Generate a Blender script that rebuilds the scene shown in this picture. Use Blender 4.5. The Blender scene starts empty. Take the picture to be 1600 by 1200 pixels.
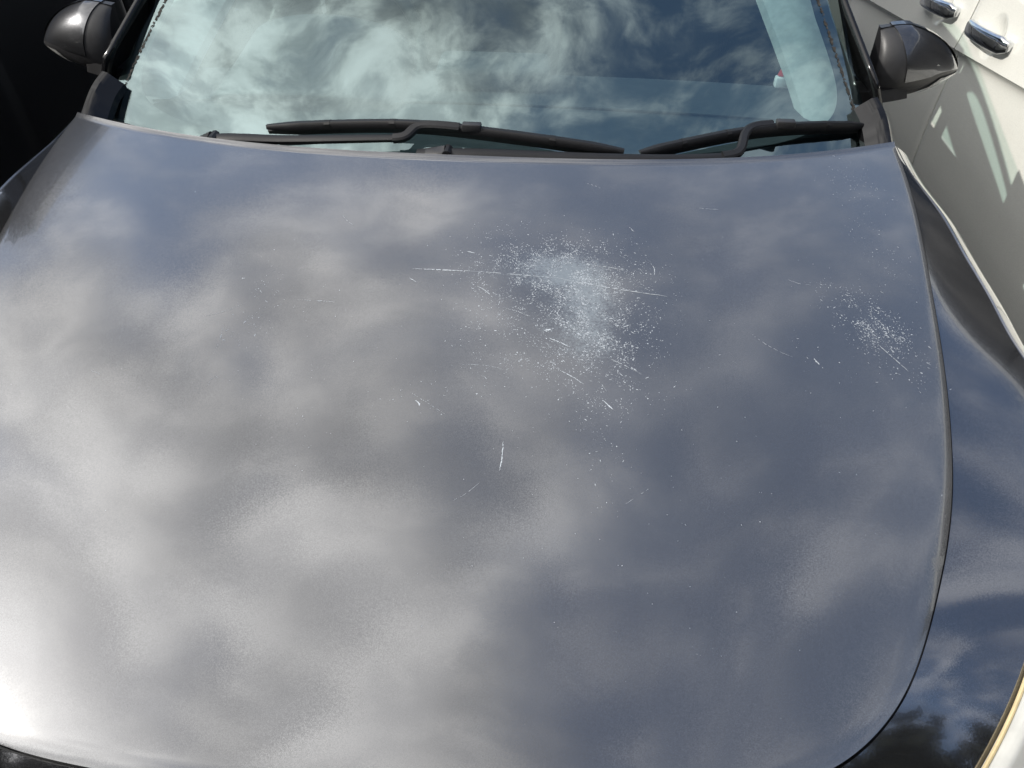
import bpy, bmesh, math, random
import numpy as np
from mathutils import Vector, Matrix

R = math.radians
rng = random.Random(7)
nrng = np.random.RandomState(11)
scene = bpy.context.scene
C = scene.collection

# ------------------------------------------------------------------ camera
CAM = (0.154, -1.348, 1.590)
YAW, PITCH, ROLL = R(-3.5), R(-43.05), R(0.54)
cd = bpy.data.cameras.new('camera')
cam = bpy.data.objects.new('camera', cd)
C.objects.link(cam)
fwd = Vector((math.sin(YAW) * math.cos(PITCH), math.cos(YAW) * math.cos(PITCH), math.sin(PITCH)))
rt = Vector((math.cos(YAW), -math.sin(YAW), 0))
up = rt.cross(fwd)
r2 = rt * math.cos(ROLL) + up * math.sin(ROLL)
u2 = -rt * math.sin(ROLL) + up * math.cos(ROLL)
mw = Matrix((r2, u2, -fwd)).transposed().to_4x4()
mw.translation = CAM
cam.matrix_world = mw
cd.sensor_width = 36
cd.lens = 36 * 1182 / 1600
cd.clip_start = 0.02
cd.clip_end = 2000
scene.camera = cam

# ------------------------------------------------------------------ exposure
vs = scene.view_settings
vs.view_transform = 'Standard'
vs.look = 'None'
vs.gamma = 1
vs.use_curve_mapping = False
vs.exposure = 0.3

# ------------------------------------------------------------------ sun and sky
SUN_AZ, SUN_EL = R(-101), R(36)          # azimuth from +y towards +x
SDIR = Vector((math.sin(SUN_AZ) * math.cos(SUN_EL), math.cos(SUN_AZ) * math.cos(SUN_EL), math.sin(SUN_EL)))
sl = bpy.data.lights.new('sun', 'SUN')
sl.energy = 2.6
sl.angle = R(0.55)
sl.color = (1.0, 0.955, 0.88)
so = bpy.data.objects.new('sun', sl)
C.objects.link(so)
so.rotation_euler = SDIR.to_track_quat('Z', 'Y').to_euler()

world = bpy.data.worlds.new('World')
scene.world = world
world.use_nodes = True


class NT:
    """small helper for node graphs"""
    def __init__(s, tree):
        s.t = tree
        s.t.nodes.clear()

    def n(s, typ, ins=None, **props):
        nd = s.t.nodes.new(typ)
        for k, v in props.items():
            setattr(nd, k, v)
        for k, v in (ins or {}).items():
            sock = nd.inputs[k]
            if hasattr(v, 'is_output'):
                s.t.links.new(v, sock)
            else:
                sock.default_value = v
        return nd

    def m(s, op, a, b=None, c=None, clamp=False):
        ins = {0: a}
        if b is not None:
            ins[1] = b
        if c is not None:
            ins[2] = c
        return s.n('ShaderNodeMath', ins, operation=op, use_clamp=clamp).outputs[0]

    def vm(s, op, a, b=None, scale=None):
        ins = {0: a}
        if b is not None:
            ins[1] = b
        if scale is not None:
            ins['Scale'] = scale
        nd = s.n('ShaderNodeVectorMath', ins, operation=op)
        return nd.outputs['Value'] if op in ('DOT_PRODUCT', 'LENGTH', 'DISTANCE') else nd.outputs['Vector']

    def sm(s, x, lo, hi):
        return s.n('ShaderNodeMapRange', {0: x, 1: lo, 2: hi, 3: 0.0, 4: 1.0}, interpolation_type='SMOOTHSTEP').outputs[0]

    def noise(s, vec, scale, detail=6, rough=.55, dist=0.0):
        return s.n('ShaderNodeTexNoise', {'Vector': vec, 'Scale': scale, 'Detail': detail, 'Roughness': rough, 'Distortion': dist})

    def mixc(s, f, a, b):
        nd = s.n('ShaderNodeMix', None, data_type='RGBA')
        for sock, v in ((nd.inputs[0], f), (nd.inputs[6], a), (nd.inputs[7], b)):
            if hasattr(v, 'is_output'):
                s.t.links.new(v, sock)
            else:
                sock.default_value = v
        return nd.outputs[2]


CLOUD_Z = 22.9
w = NT(world.node_tree)
sky = w.n('ShaderNodeTexSky', sky_type='NISHITA', sun_disc=False, sun_elevation=SUN_EL, sun_rotation=SUN_AZ,
          altitude=50, air_density=1.0, dust_density=1.6, ozone_density=1.6)
bg1 = w.n('ShaderNodeBackground', {0: sky.outputs[0], 1: 0.15})
tc = w.n('ShaderNodeTexCoord').outputs['Generated']
dirn = w.vm('NORMALIZE', tc)
sx = w.n('ShaderNodeSeparateXYZ', {0: dirn})
zz = w.m('ADD', w.m('MAXIMUM', sx.outputs[2], 0.0), 0.12)
px = w.m('DIVIDE', sx.outputs[0], zz)
py = w.m('DIVIDE', sx.outputs[1], zz)
pv = w.n('ShaderNodeCombineXYZ', {0: px, 1: py, 2: CLOUD_Z}).outputs[0]
warp = w.noise(pv, 1.3, 4, .5).outputs['Color']
pw = w.vm('ADD', pv, w.vm('SCALE', w.vm('SUBTRACT', warp, (.5, .5, .5)), scale=0.55))
n1 = w.noise(pw, 1.9, 10, .56).outputs[0]
n2 = w.noise(w.vm('MULTIPLY', pw, (1.0, 1.25, 1.0)), 3.4, 10, .58).outputs[0]
n3 = w.noise(w.vm('MULTIPLY', pw, (1.0, 1.3, 1.0)), 8.0, 8, .58).outputs[0]
# one broad bank of broken cloud over the sun's side of the sky, open blue to the other side
bank = w.m('MULTIPLY', w.sm(px, 0.62, -0.22), w.sm(py, 1.35, 0.50))
cover = w.m('ADD', n1, w.m('MULTIPLY', w.m('SUBTRACT', bank, .5), 0.36))
cover = w.m('ADD', cover, w.m('MULTIPLY', w.m('SUBTRACT', n2, .5), 0.42))
dens = w.m('ADD', w.m('MULTIPLY', w.sm(cover, 0.38, 0.70), .84), w.m('ADD', .03, w.m('MULTIPLY', w.sm(n3, .40, .70), .30)), clamp=True)
sdot = w.m('MAXIMUM', w.vm('DOT_PRODUCT', dirn, tuple(SDIR)), 0.0)
halo = w.m('ADD', w.m('MULTIPLY', w.m('POWER', sdot, 6.0), .95), w.m('MULTIPLY', w.m('POWER', sdot, 50.0), 1.3))
tex = w.m('ADD', w.m('MULTIPLY', w.sm(n2, .40, .62), .75), w.m('MULTIPLY', w.sm(n3, .38, .64), .70))
lum = w.m('ADD', w.m('ADD', 0.44, w.m('MULTIPLY', tex, 0.98)), halo)
ccol = w.vm('SCALE', (.885, 0.868, 0.845), scale=lum)
bg2 = w.n('ShaderNodeBackground', {0: ccol, 1: 1.0})
mx = w.n('ShaderNodeMixShader', {0: dens, 1: bg1.outputs[0], 2: bg2.outputs[0]})
w.n('ShaderNodeOutputWorld', {0: mx.outputs[0]})

# ------------------------------------------------------------------ materials
def new_mat(name):
    m = bpy.data.materials.new(name)
    m.use_nodes = True
    return m, NT(m.node_tree)


def principled(name, col, rough=.5, metal=0., coat=0., coat_r=.02, spec=.5, var=.12, vscale=40, bump=0., bscale=300, **kw):
    m, t = new_mat(name)
    co = t.n('ShaderNodeTexCoord').outputs['Object']
    nz = t.noise(co, vscale, 5, .6).outputs[0]
    c0 = tuple(max(0, x * (1 - var)) for x in col) + (1,)
    c1 = tuple(min(1, x * (1 + var)) for x in col) + (1,)
    bc = t.mixc(t.sm(nz, .3, .7), c0, c1)
    ins = {'Base Color': bc, 'Roughness': t.m('ADD', rough, t.m('MULTIPLY', t.m('SUBTRACT', nz, .5), .12 * (rough > .08))),
           'Metallic': metal, 'Coat Weight': coat, 'Coat Roughness': coat_r, 'Specular IOR Level': spec}
    ins.update(kw)
    b = t.n('ShaderNodeBsdfPrincipled', ins)
    if bump:
        bn = t.n('ShaderNodeBump', {'Strength': bump, 'Distance': .001, 'Height': t.noise(co, bscale, 4, .6).outputs[0]})
        t.t.links.new(bn.outputs[0], b.inputs['Normal'])
    t.n('ShaderNodeOutputMaterial', {0: b.outputs[0]})
    return m


def car_paint(name, col, metal, rough, coat_r, flake=.22, haze=None, ior=1.5, peel=.0):
    """metallic base with flakes under a clear coat; haze = list of (x, y, rx, ry, strength) worn clear coat"""
    m, t = new_mat(name)
    co = t.n('ShaderNodeTexCoord').outputs['Object']
    geo = t.n('ShaderNodeNewGeometry').outputs['Normal']
    vor = t.n('ShaderNodeTexVoronoi', {'Vector': co, 'Scale': 1300.0}).outputs['Color']
    off = t.vm('SCALE', t.vm('SUBTRACT', vor, (.5, .5, .5)), scale=flake)
    nrm = t.vm('NORMALIZE', t.vm('ADD', geo, off))
    fl = t.n('ShaderNodeSeparateXYZ', {0: vor}).outputs[0]
    big = t.noise(co, 5, 4, .6).outputs[0]
    k = t.m('ADD', .89, t.m('ADD', t.m('MULTIPLY', fl, .22), t.m('MULTIPLY', t.m('SUBTRACT', big, .5), .10)))
    bc = t.vm('SCALE', col, scale=k)
    smear = t.noise(t.vm('MULTIPLY', co, (1, .35, 1)), 9, 7, .65).outputs[0]
    cr = t.m('ADD', coat_r, t.m('MULTIPLY', t.sm(smear, .45, .75), coat_r * .5))
    ins = {'Base Color': bc, 'Metallic': metal, 'Roughness': rough, 'Coat Weight': 1.0, 'Coat Roughness': cr, 'Coat IOR': ior, 'Normal': nrm}
    if haze:
        dn = t.noise(co, 520, 3, .6).outputs[0]
        dl = t.noise(co, 7, 5, .6).outputs[0]
        dust = t.m('ADD', t.m('MULTIPLY', t.sm(dn, .60, .74), t.m('MULTIPLY', t.sm(dl, .35, .7), .16)), t.m('MULTIPLY', t.sm(smear, .4, .8), .05))
        bc = t.mixc(dust, bc, (.40, .39, .37, 1))
        metal = t.m('MULTIPLY', metal, t.m('SUBTRACT', 1.0, dust))
        sp = t.n('ShaderNodeSeparateXYZ', {0: co})
        tot = None
        fine = t.noise(co, 260, 6, .75).outputs[0]
        mid = t.noise(co, 45, 6, .7).outputs[0]
        for (hx, hy, rx, ry, st) in haze:
            dx = t.m('DIVIDE', t.m('SUBTRACT', sp.outputs[0], hx), rx)
            dy = t.m('DIVIDE', t.m('SUBTRACT', sp.outputs[1], hy), ry)
            dd = t.m('ADD', t.m('MULTIPLY', dx, dx), t.m('MULTIPLY', dy, dy))
            g = t.m('MULTIPLY', t.m('EXPONENT', t.m('MULTIPLY', dd, -1.0)), st)
            tot = g if tot is None else t.m('ADD', tot, g)
        mask = t.m('MULTIPLY', t.sm(t.m('ADD', t.m('ADD', tot, t.m('MULTIPLY', t.m('SUBTRACT', fine, .5), 2.4)),
                                        t.m('MULTIPLY', t.m('SUBTRACT', mid, .5), .9)), .30, 1.30), .58, clamp=True)
        ins['Metallic'] = t.m('MULTIPLY', t.m('SUBTRACT', 1.0, mask), metal)
        ins['Base Color'] = t.mixc(mask, bc, (.36, .42, .45, 1))
        ins['Coat Weight'] = t.m('SUBTRACT', 1.0, t.m('MULTIPLY', mask, .6))
    b = t.n('ShaderNodeBsdfPrincipled', ins)
    cn = geo
    if peel:
        cn = t.n('ShaderNodeBump', {'Strength': peel, 'Distance': .0006, 'Height': t.noise(co, 120, 2, .5).outputs[0]}).outputs[0]
        t.t.links.new(cn, b.inputs['Coat Normal'])
    else:
        t.t.links.new(geo, b.inputs['Coat Normal'])
    t.n('ShaderNodeOutputMaterial', {0: b.outputs[0]})
    return m


def pane(name, tint, refl, ior, rough=0.0):
    """window glass: Fresnel mirror over tinted transmission"""
    m, t = new_mat(name)
    co = t.n('ShaderNodeTexCoord').outputs['Object']
    nz = t.noise(co, 3, 3, .5).outputs[0]
    back = t.n('ShaderNodeNewGeometry').outputs['Backfacing']      # same reflectance whichever way a sheet's normal points
    fr = t.n('ShaderNodeFresnel', {'IOR': t.m('ADD', ior, t.m('MULTIPLY', back, 1 / ior - ior))}).outputs[0]
    tr = t.n('ShaderNodeBsdfTransparent', {0: t.vm('SCALE', tint, scale=t.m('ADD', .98, t.m('MULTIPLY', nz, .03)))})
    gl = t.n('ShaderNodeBsdfGlossy', {0: refl + (1,), 'Roughness': rough})
    mxs = t.n('ShaderNodeMixShader', {0: fr, 1: tr.outputs[0], 2: gl.outputs[0]})
    t.n('ShaderNodeOutputMaterial', {0: mxs.outputs[0]})
    return m


GREY = (.250, .252, .258)
HAZE = [(.175, -.430, .070, .045, .75), (.208, -.500, .045, .060, .95), (.210, -.580, .045, .045, .6), (.125, -.445, .08, .045, .45), (.145, -.55, .05, .05, .3), (.602, -.505, .028, .045, .5)]
M = {}
M['hood'] = car_paint('hood_paint', GREY, .82, .14, .035, .030, HAZE)
M['paint'] = car_paint('grey_paint', (.250, .252, .262), .95, .10, .004, .02)
M['cap'] = car_paint('mirror_paint', (.12, .122, .13), .9, .32, .01, .05)
M['white'] = car_paint('white_paint', (.80, .80, .745), .0, .5, .02, .03)
M['black'] = car_paint('black_paint', (.002, .002, .003), .0, .5, .01, .05)
M['rubber'] = principled('black_rubber', (.012, .012, .013), .55, bump=.3)
M['plastic'] = principled('black_plastic', (.010, .010, .0115), .5, bump=.35, bscale=900)
M['plastic2'] = principled('satin_plastic', (.035, .035, .037), .38, bump=.25, bscale=900)
M['gloss_black'] = principled('gloss_black_trim', (.008, .008, .009), .12)
M['frit'] = principled('ceramic_border', (.004, .0045, .006), .3)
M['glass'] = pane('windshield_glass', (.74, .90, .90), (.80, 1.0, 1.0), 3.0)
M['tint'] = pane('tinted_glass', (.10, .12, .12), (1, 1, 1), 1.5)
M['sglass'] = pane('side_glass', (.72, .85, .80), (1, 1, 1), 1.5)
M['chrome'] = principled('chrome', (.75, .76, .78), .05, metal=1.0, var=.03)
M['dash'] = principled('dashboard_vinyl', (.045, .050, .055), .6, bump=.15, bscale=900)
M['seat'] = principled('seat_fabric', (.02, .02, .023), .85, bump=.6, bscale=900)
M['trim'] = principled('light_trim', (.32, .345, .335), .7, bump=.3, bscale=800)
M['chip'] = principled('bare_primer', (.56, .60, .64), .6, var=.3, vscale=900)
M['red'] = principled('red_reflection', (.6, .03, .03), .3)  # reflected red, put into the colour of the stand-in shape behind the windshield
M['wht'] = principled('white_reflection', (.8, .8, .8), .35)  # reflected white, put into the colour of that same shape
M['lens'] = principled('clear_lens', (.50, .50, .47), .08, coat=1.0, var=.12, vscale=12)
M['lensedge'] = principled('lens_rim', (.62, .50, .28), .2, coat=.5)
M['tyre'] = principled('tyre_rubber', (.02, .02, .02), .8, bump=.5)
M['alloy'] = principled('alloy', (.5, .5, .52), .3, metal=1.0)
M['amber'] = principled('indicator_lens', (.55, .55, .54), .12, coat=1.0, var=.35, vscale=120)
M['pillar'] = principled('pillar_gloss', (.012, .013, .014), .10, coat=1.0)
M['seal'] = principled('dried_sealant', (.035, .032, .028), .9, var=.7, vscale=160, bump=.8)


def asphalt():
    m, t = new_mat('asphalt')
    co = t.n('ShaderNodeTexCoord').outputs['Object']
    a = t.noise(co, 160, 6, .7).outputs[0]
    b_ = t.noise(co, 1.2, 5, .6).outputs[0]
    bc = t.mixc(t.sm(a, .35, .7), (.09, .09, .09, 1), (.19, .188, .18, 1))
    bc = t.mixc(t.m('MULTIPLY', t.sm(b_, .4, .7), .4), bc, (.12, .12, .118, 1))
    bn = t.n('ShaderNodeBump', {'Strength': .6, 'Distance': .004, 'Height': a}).outputs[0]
    b = t.n('ShaderNodeBsdfPrincipled', {'Base Color': bc, 'Roughness': .9, 'Normal': bn})
    t.n('ShaderNodeOutputMaterial', {0: b.outputs[0]})
    return m


M['asphalt'] = asphalt()

# ------------------------------------------------------------------ mesh helpers
def obj(name, V, F, mat, parent=None, smooth=True, angle=35, solid=0, mats=None):
    me = bpy.data.meshes.new(name)
    me.from_pydata([tuple(map(float, v)) for v in V], [], F)
    bm = bmesh.new()
    bm.from_mesh(me)
    bmesh.ops.remove_doubles(bm, verts=bm.verts, dist=1e-6)
    bmesh.ops.recalc_face_normals(bm, faces=bm.faces)
    bm.to_mesh(me)
    bm.free()
    me.materials.append(M[mat])
    if smooth:
        me.polygons.foreach_set('use_smooth', [True] * len(me.polygons))
        me.set_sharp_from_angle(angle=R(angle))
    o = bpy.data.objects.new(name, me)
    C.objects.link(o)
    if parent:
        o.parent = parent
    if solid:
        md = o.modifiers.new('thickness', 'SOLIDIFY')
        md.thickness = abs(solid)
        md.offset = -1 if solid > 0 else 1
    return o


def empty(name, label, cat, group=None, loc=(0, 0, 0)):
    o = bpy.data.objects.new(name, None)
    C.objects.link(o)
    o.location = loc
    o.empty_display_size = .2
    o['label'] = label
    o['category'] = cat
    if group:
        o['group'] = group
    return o


def gridF(nu, nv, closed_u=False, closed_v=False):
    F = []
    for i in range(nu if closed_u else nu - 1):
        for j in range(nv if closed_v else nv - 1):
            a, b = i, (i + 1) % nu
            c_, d = j, (j + 1) % nv
            F.append((a * nv + c_, b * nv + c_, b * nv + d, a * nv + d))
    return F


def surf(name, fn, us, vsq, mat, parent, closed_v=False, cap=False, **kw):
    V = [fn(u, v) for u in us for v in vsq]
    F = gridF(len(us), len(vsq), False, closed_v)
    if cap:
        n = len(vsq)
        F.append(tuple(range(n))[::-1])
        F.append(tuple((len(us) - 1) * n + i for i in range(n)))
    return obj(name, V, F, mat, parent, **kw)


def sweep(name, path, prof, mat, parent, upv=(0, 0, 1), scale=None, cap=True, **kw):
    """sweep a closed 2-D profile [(side, up)] along a 3-D path"""
    P = [Vector(p) for p in path]
    V = []
    n = len(prof)
    for i, p in enumerate(P):
        tg = (P[min(i + 1, len(P) - 1)] - P[max(i - 1, 0)]).normalized()
        sd = tg.cross(Vector(upv)).normalized()
        u = sd.cross(tg).normalized()
        s = scale(i / (len(P) - 1)) if scale else (1, 1)
        for a, b in prof:
            V.append(p + sd * a * s[0] + u * b * s[1])
    F = gridF(len(P), n, False, True)
    if cap:
        F.append(tuple(range(n))[::-1])
        F.append(tuple((len(P) - 1) * n + i for i in range(n)))
    return obj(name, V, F, mat, parent, **kw)


def circ(r, n=12, ry=None):
    return [(r * math.cos(2 * math.pi * k / n), (ry or r) * math.sin(2 * math.pi * k / n)) for k in range(n)]


def rbox(name, c, size, mat, parent, bev=.01, seg=3, rot=None, taper=None):
    bm = bmesh.new()
    bmesh.ops.create_cube(bm, size=1)
    for v in bm.verts:
        if taper and v.co.z > 0:
            v.co.x *= taper[0]
            v.co.y *= taper[1]
        v.co = Vector((v.co.x * size[0], v.co.y * size[1], v.co.z * size[2]))
    bmesh.ops.bevel(bm, geom=bm.edges[:], offset=bev, segments=seg, profile=.5, affect='EDGES')
    if rot:
        bmesh.ops.rotate(bm, verts=bm.verts, matrix=Matrix.Rotation(rot[0], 3, rot[1]))
    bmesh.ops.translate(bm, verts=bm.verts, vec=c)
    V = [v.co.copy() for v in bm.verts]
    F = [tuple(v.index for v in f.verts) for f in bm.faces]
    bm.free()
    return obj(name, V, F, mat, parent)


class Spline:
    """natural cubic spline"""
    def __init__(s, xs, ys):
        s.x = np.array(xs, float)
        s.y = np.array(ys, float)
        n = len(xs)
        h = np.diff(s.x)
        A = np.eye(n)
        r = np.zeros(n)
        for i in range(1, n - 1):
            A[i, i - 1], A[i, i], A[i, i + 1] = h[i - 1], 2 * (h[i - 1] + h[i]), h[i]
            r[i] = 6 * ((s.y[i + 1] - s.y[i]) / h[i] - (s.y[i] - s.y[i - 1]) / h[i - 1])
        s.m = np.linalg.solve(A, r)
        s.h = h

    def __call__(s, q):
        q = np.asarray(q, float)
        qc = np.clip(q, s.x[0], s.x[-1])
        i = np.clip(np.searchsorted(s.x, qc) - 1, 0, len(s.x) - 2)
        h = s.h[i]
        a = s.x[i + 1] - qc
        b = qc - s.x[i]
        v = s.m[i] * a ** 3 / (6 * h) + s.m[i + 1] * b ** 3 / (6 * h) + (s.y[i] / h - s.m[i] * h / 6) * a + (s.y[i + 1] / h - s.m[i + 1] * h / 6) * b
        return v


def lin(a, b, n):
    return [a + (b - a) * i / (n - 1) for i in range(n)]


def path_smooth(pts, n):
    d = [0]
    for a, b in zip(pts[:-1], pts[1:]):
        d.append(d[-1] + (Vector(b) - Vector(a)).length)
    sp = [Spline(d, [p[k] for p in pts]) for k in range(3)]
    return [tuple(float(f(t)) for f in sp) for t in np.linspace(0, d[-1], n)]


# ================================================================== ground
g = obj('ground', [(-120, -120, 0), (120, -120, 0), (120, 120, 0), (-120, 120, 0)], [(0, 1, 2, 3)], 'asphalt', smooth=False)
g['kind'] = 'structure'

# ================================================================== belt of trees the paint mirrors, beyond the photographer
def tree_belt():
    V, F = [], []
    for k in range(16000):
        a = rng.uniform(R(62), R(268))
        rad = rng.uniform(10, 12.5)
        top = 6.8 + 1.3 * math.sin(a * 9) + .8 * math.sin(a * 23 + 1) + .5 * math.sin(a * 51)
        z = top * rng.random() ** .8
        c0 = Vector((rad * math.sin(a), rad * math.cos(a), z))
        s_ = rng.uniform(.16, .42)
        e1_ = Vector((rng.gauss(0, 1), rng.gauss(0, 1), rng.gauss(0, 1))).normalized()
        e2_ = e1_.cross(Vector((rng.gauss(0, 1), rng.gauss(0, 1), rng.gauss(0, 1)))).normalized()
        b0 = len(V)
        V += [c0 + e1_ * s_, c0 + e2_ * s_ * .6, c0 - e1_ * s_, c0 - e2_ * s_ * .6]
        F.append((b0, b0 + 1, b0 + 2, b0 + 3))
    o = obj('tree_belt', V, F, 'leaf', smooth=False)
    o['kind'] = 'stuff'
    o['label'] = 'belt of dark green trees mirrored in the paintwork'
    o['category'] = 'trees'


M['leaf'] = principled('foliage', (.022, .027, .018), .8, var=.5, vscale=1.5)
tree_belt()

# ================================================================== the grey car
car = empty('grey_car', 'dark grey metallic car with scratched bonnet and peeling clear coat', 'car')

# ---- hood planform: half outline from rear corner round to the front centre
side_pts = [(.763, 0), (.756, -.1), (.743, -.207), (.726, -.308), (.710, -.398), (.696, -.487), (.680, -.579), (.659, -.678),
            (.640, -.752), (.619, -.807), (.594, -.865), (.558, -.937), (.534, -.977), (.500, -1.014)]
front_pts = [(.500, -1.014), (.463, -1.045), (.410, -1.072), (.345, -1.091), (.275, -1.103), (.14, -1.115), (0, -1.119)]


def smooth2(pts, k):
    a = np.array(pts, float)
    for _ in range(k):
        b = a.copy()
        b[1:-1] = (a[:-2] + 2 * a[1:-1] + a[2:]) / 4
        a = b
    return a


out_pts = smooth2(side_pts + front_pts[1:], 1)
ds = np.concatenate([[0], np.cumsum(np.linalg.norm(np.diff(out_pts, axis=0), axis=1))])
OX, OY = Spline(ds, out_pts[:, 0]), Spline(ds, out_pts[:, 1])
DTOT = ds[-1]
DCOR = ds[len(side_pts) - 2]                # corner of the patch


def rear_curve(s):
    return .763 * s, -.145 + .145 * abs(s) ** 2.6


def side_curve(t):
    d = t * DCOR
    return float(OX(d)), float(OY(d))


def front_curve(s):
    d = DTOT - abs(s) * (DTOT - DCOR)
    return math.copysign(float(OX(d)), s) if s else 0.0, float(OY(d))


ZC = Spline([-1.2, -1.1, -1.0, -.9, -.7, -.4, -.145, .05], [.822, .856, .882, .904, .936, .970, .990, 1.003])
ZK = Spline([-1.2, -1.05, -.95, -.8, -.6, -.4, 0, .1], [.22, .20, .17, .125, .085, .063, .045, .045])
RW = lambda y: np.interp(-y, [-.1, .1, .35, .7, .95, 1.1], [.010, .010, .014, .020, .028, .020])
RH = lambda y: np.interp(-y, [-.1, .1, .35, .7, .95, 1.1], [.0004, .0004, .0006, .0009, .0014, .0022])

bd = np.linspace(0, DTOT, 500)
half = np.stack([OX(bd), OY(bd)], 1)
rear = np.array([rear_curve(s) for s in np.linspace(-1, 1, 160)])
BND = np.concatenate([half, half * [-1, 1], rear])


SEG_A = np.concatenate([half[:-1], (half * [-1, 1])[:-1]])
SEG_B = np.concatenate([half[1:], (half * [-1, 1])[1:]])
SEG_D = SEG_B - SEG_A
SEG_L = (SEG_D ** 2).sum(1)


def bdist(x, y):
    o = np.full(len(x), 9.0)
    P = np.stack([x, y], 1)
    near = np.where((np.abs(x) > np.interp(-y, [0, .8, 1.0, 1.12], [.71, .56, .40, 0])) | (y > -.19) | (y < -1.0))[0]
    for i in range(0, len(near), 1500):
        k = near[i:i + 1500]
        ap = P[k][:, None] - SEG_A[None]
        t = np.clip((ap * SEG_D[None]).sum(-1) / SEG_L[None], 0, 1)
        o[k] = np.sqrt(((ap - t[..., None] * SEG_D[None]) ** 2).sum(-1)).min(1)
    return o


def hood_z(x, y):
    x = np.atleast_1d(np.asarray(x, float))
    y = np.atleast_1d(np.asarray(y, float))
    base = ZC(y) - ZK(y) * (x * x + .0009) ** 1.2
    d = bdist(x, y)
    wv, hv = RW(y), RH(y)
    q = np.clip(1 - d / wv, 0, 1)
    # the rear edge kicks up a little towards the wipers
    dr = (-.145 + .145 * np.abs(x / .763) ** 2.6) - y
    k = np.clip(1 - dr / .015, 0, 1)
    return base - hv * q ** 2.2 * (1 - np.clip(1 - dr / .03, 0, 1)) + .0030 * k ** 1.6


NS, NTT = 181, 150
sv = np.linspace(-1, 1, NS)
sv = np.sign(sv) * (1 - (1 - np.abs(sv)) ** 1.8)
tv = np.linspace(0, 1, NTT)
tv = np.where(tv < .5, .5 * (2 * tv) ** 1.7, 1 - .5 * (2 - 2 * tv) ** 1.7)
P00, P10 = np.array(rear_curve(-1)), np.array(rear_curve(1))
P01, P11 = np.array(front_curve(-1)), np.array(front_curve(1))
XY = np.empty((NS, NTT, 2))
sc_ = [np.array(side_curve(t)) for t in tv]
for i, s in enumerate(sv):
    u = (s + 1) / 2
    rc, fc = np.array(rear_curve(s)), np.array(front_curve(s))
    for j, t in enumerate(tv):
        S1 = sc_[j]
        S0 = S1 * [-1, 1]
        XY[i, j] = (1 - t) * rc + t * fc + (1 - u) * S0 + u * S1 - ((1 - u) * (1 - t) * P00 + u * (1 - t) * P10 + (1 - u) * t * P01 + u * t * P11)
xy = XY.reshape(-1, 2)
hz = hood_z(xy[:, 0], xy[:, 1])
V = [(a, b, c_) for (a, b), c_ in zip(xy, hz)]
F = gridF(NS, NTT)
loop = [(i, 0) for i in range(NS)] + [(NS - 1, j) for j in range(1, NTT)] + [(i, NTT - 1) for i in range(NS - 2, -1, -1)] + [(0, j) for j in range(NTT - 2, 0, -1)]
idx = [i * NTT + j for i, j in loop]
b0 = len(V)
for k in idx:
    x, y, z = V[k]
    V.append((x * .9985, y * .999 - .0003, z - .012))
n = len(idx)
for k in range(n):
    F.append((idx[k], idx[(k + 1) % n], b0 + (k + 1) % n, b0 + k))
hood = obj('hood', V, F, 'hood', car, angle=50)


def on_hood(x, y, lift=.0):
    z = float(hood_z(x, y)[0])
    e = .004
    zs = hood_z([x + e, x - e, x, x], [y, y, y + e, y - e])
    nrm = Vector((-(zs[0] - zs[1]) / (2 * e), -(zs[2] - zs[3]) / (2 * e), 1)).normalized()
    return Vector((x, y, z)) + nrm * lift, nrm


# ---- peeled clear coat: small flakes of bare primer
def flakes(clusters):
    pts = []
    for (cx, cy, rx, ry, ang, num, smin, smax) in clusters:
        ca, sa = math.cos(ang), math.sin(ang)
        for _ in range(num):
            a, b = nrng.normal(0, rx), nrng.normal(0, ry)
            pts.append((cx + a * ca - b * sa, cy + a * sa + b * ca, smin + (smax - smin) * nrng.rand() ** 4))
    pts = np.array(pts)
    # clump the flakes: keep those where a coarse random field is high
    kx = nrng.rand(14, 2) * 90
    ph = nrng.rand(14) * 6.28
    an = nrng.rand(14) * 6.28
    fr = 60 + 190 * nrng.rand(14)
    fld = sum(np.sin((pts[:, 0] * math.cos(a) + pts[:, 1] * math.sin(a)) * f + p) for a, f, p in zip(an, fr, ph))
    keep = nrng.rand(len(pts)) < 1 / (1 + np.exp(-(fld + .3) * .8))
    pts = pts[keep]
    hb = lambda x, y: ZC(y) - ZK(y) * (x * x + .0009) ** 1.2
    z = hb(pts[:, 0], pts[:, 1])
    e = .004
    gx = (hb(pts[:, 0] + e, pts[:, 1]) - hb(pts[:, 0] - e, pts[:, 1])) / (2 * e)
    gy_ = (hb(pts[:, 0], pts[:, 1] + e) - hb(pts[:, 0], pts[:, 1] - e)) / (2 * e)
    V, F = [], []
    for (x, y, s), zz_, a, b in zip(pts, z, gx, gy_):
        k = rng.choice((3, 4, 5, 5))
        st = 1 + rng.random() ** 3 * 3.0
        th = rng.gauss(-.3, .9)
        b0 = len(V)
        for q in range(k):
            an_ = 2 * math.pi * q / k + rng.uniform(-.4, .4)
            r = s * rng.uniform(.5, 1.15)
            lx, ly = r * math.cos(an_) * st, r * math.sin(an_) / math.sqrt(st)
            dx, dy = lx * math.cos(th) - ly * math.sin(th), lx * math.sin(th) + ly * math.cos(th)
            V.append((x + dx, y + dy, zz_ + a * dx + b * dy + .00022))
        F.append(tuple(range(b0, b0 + k)))
    return V, F


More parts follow.
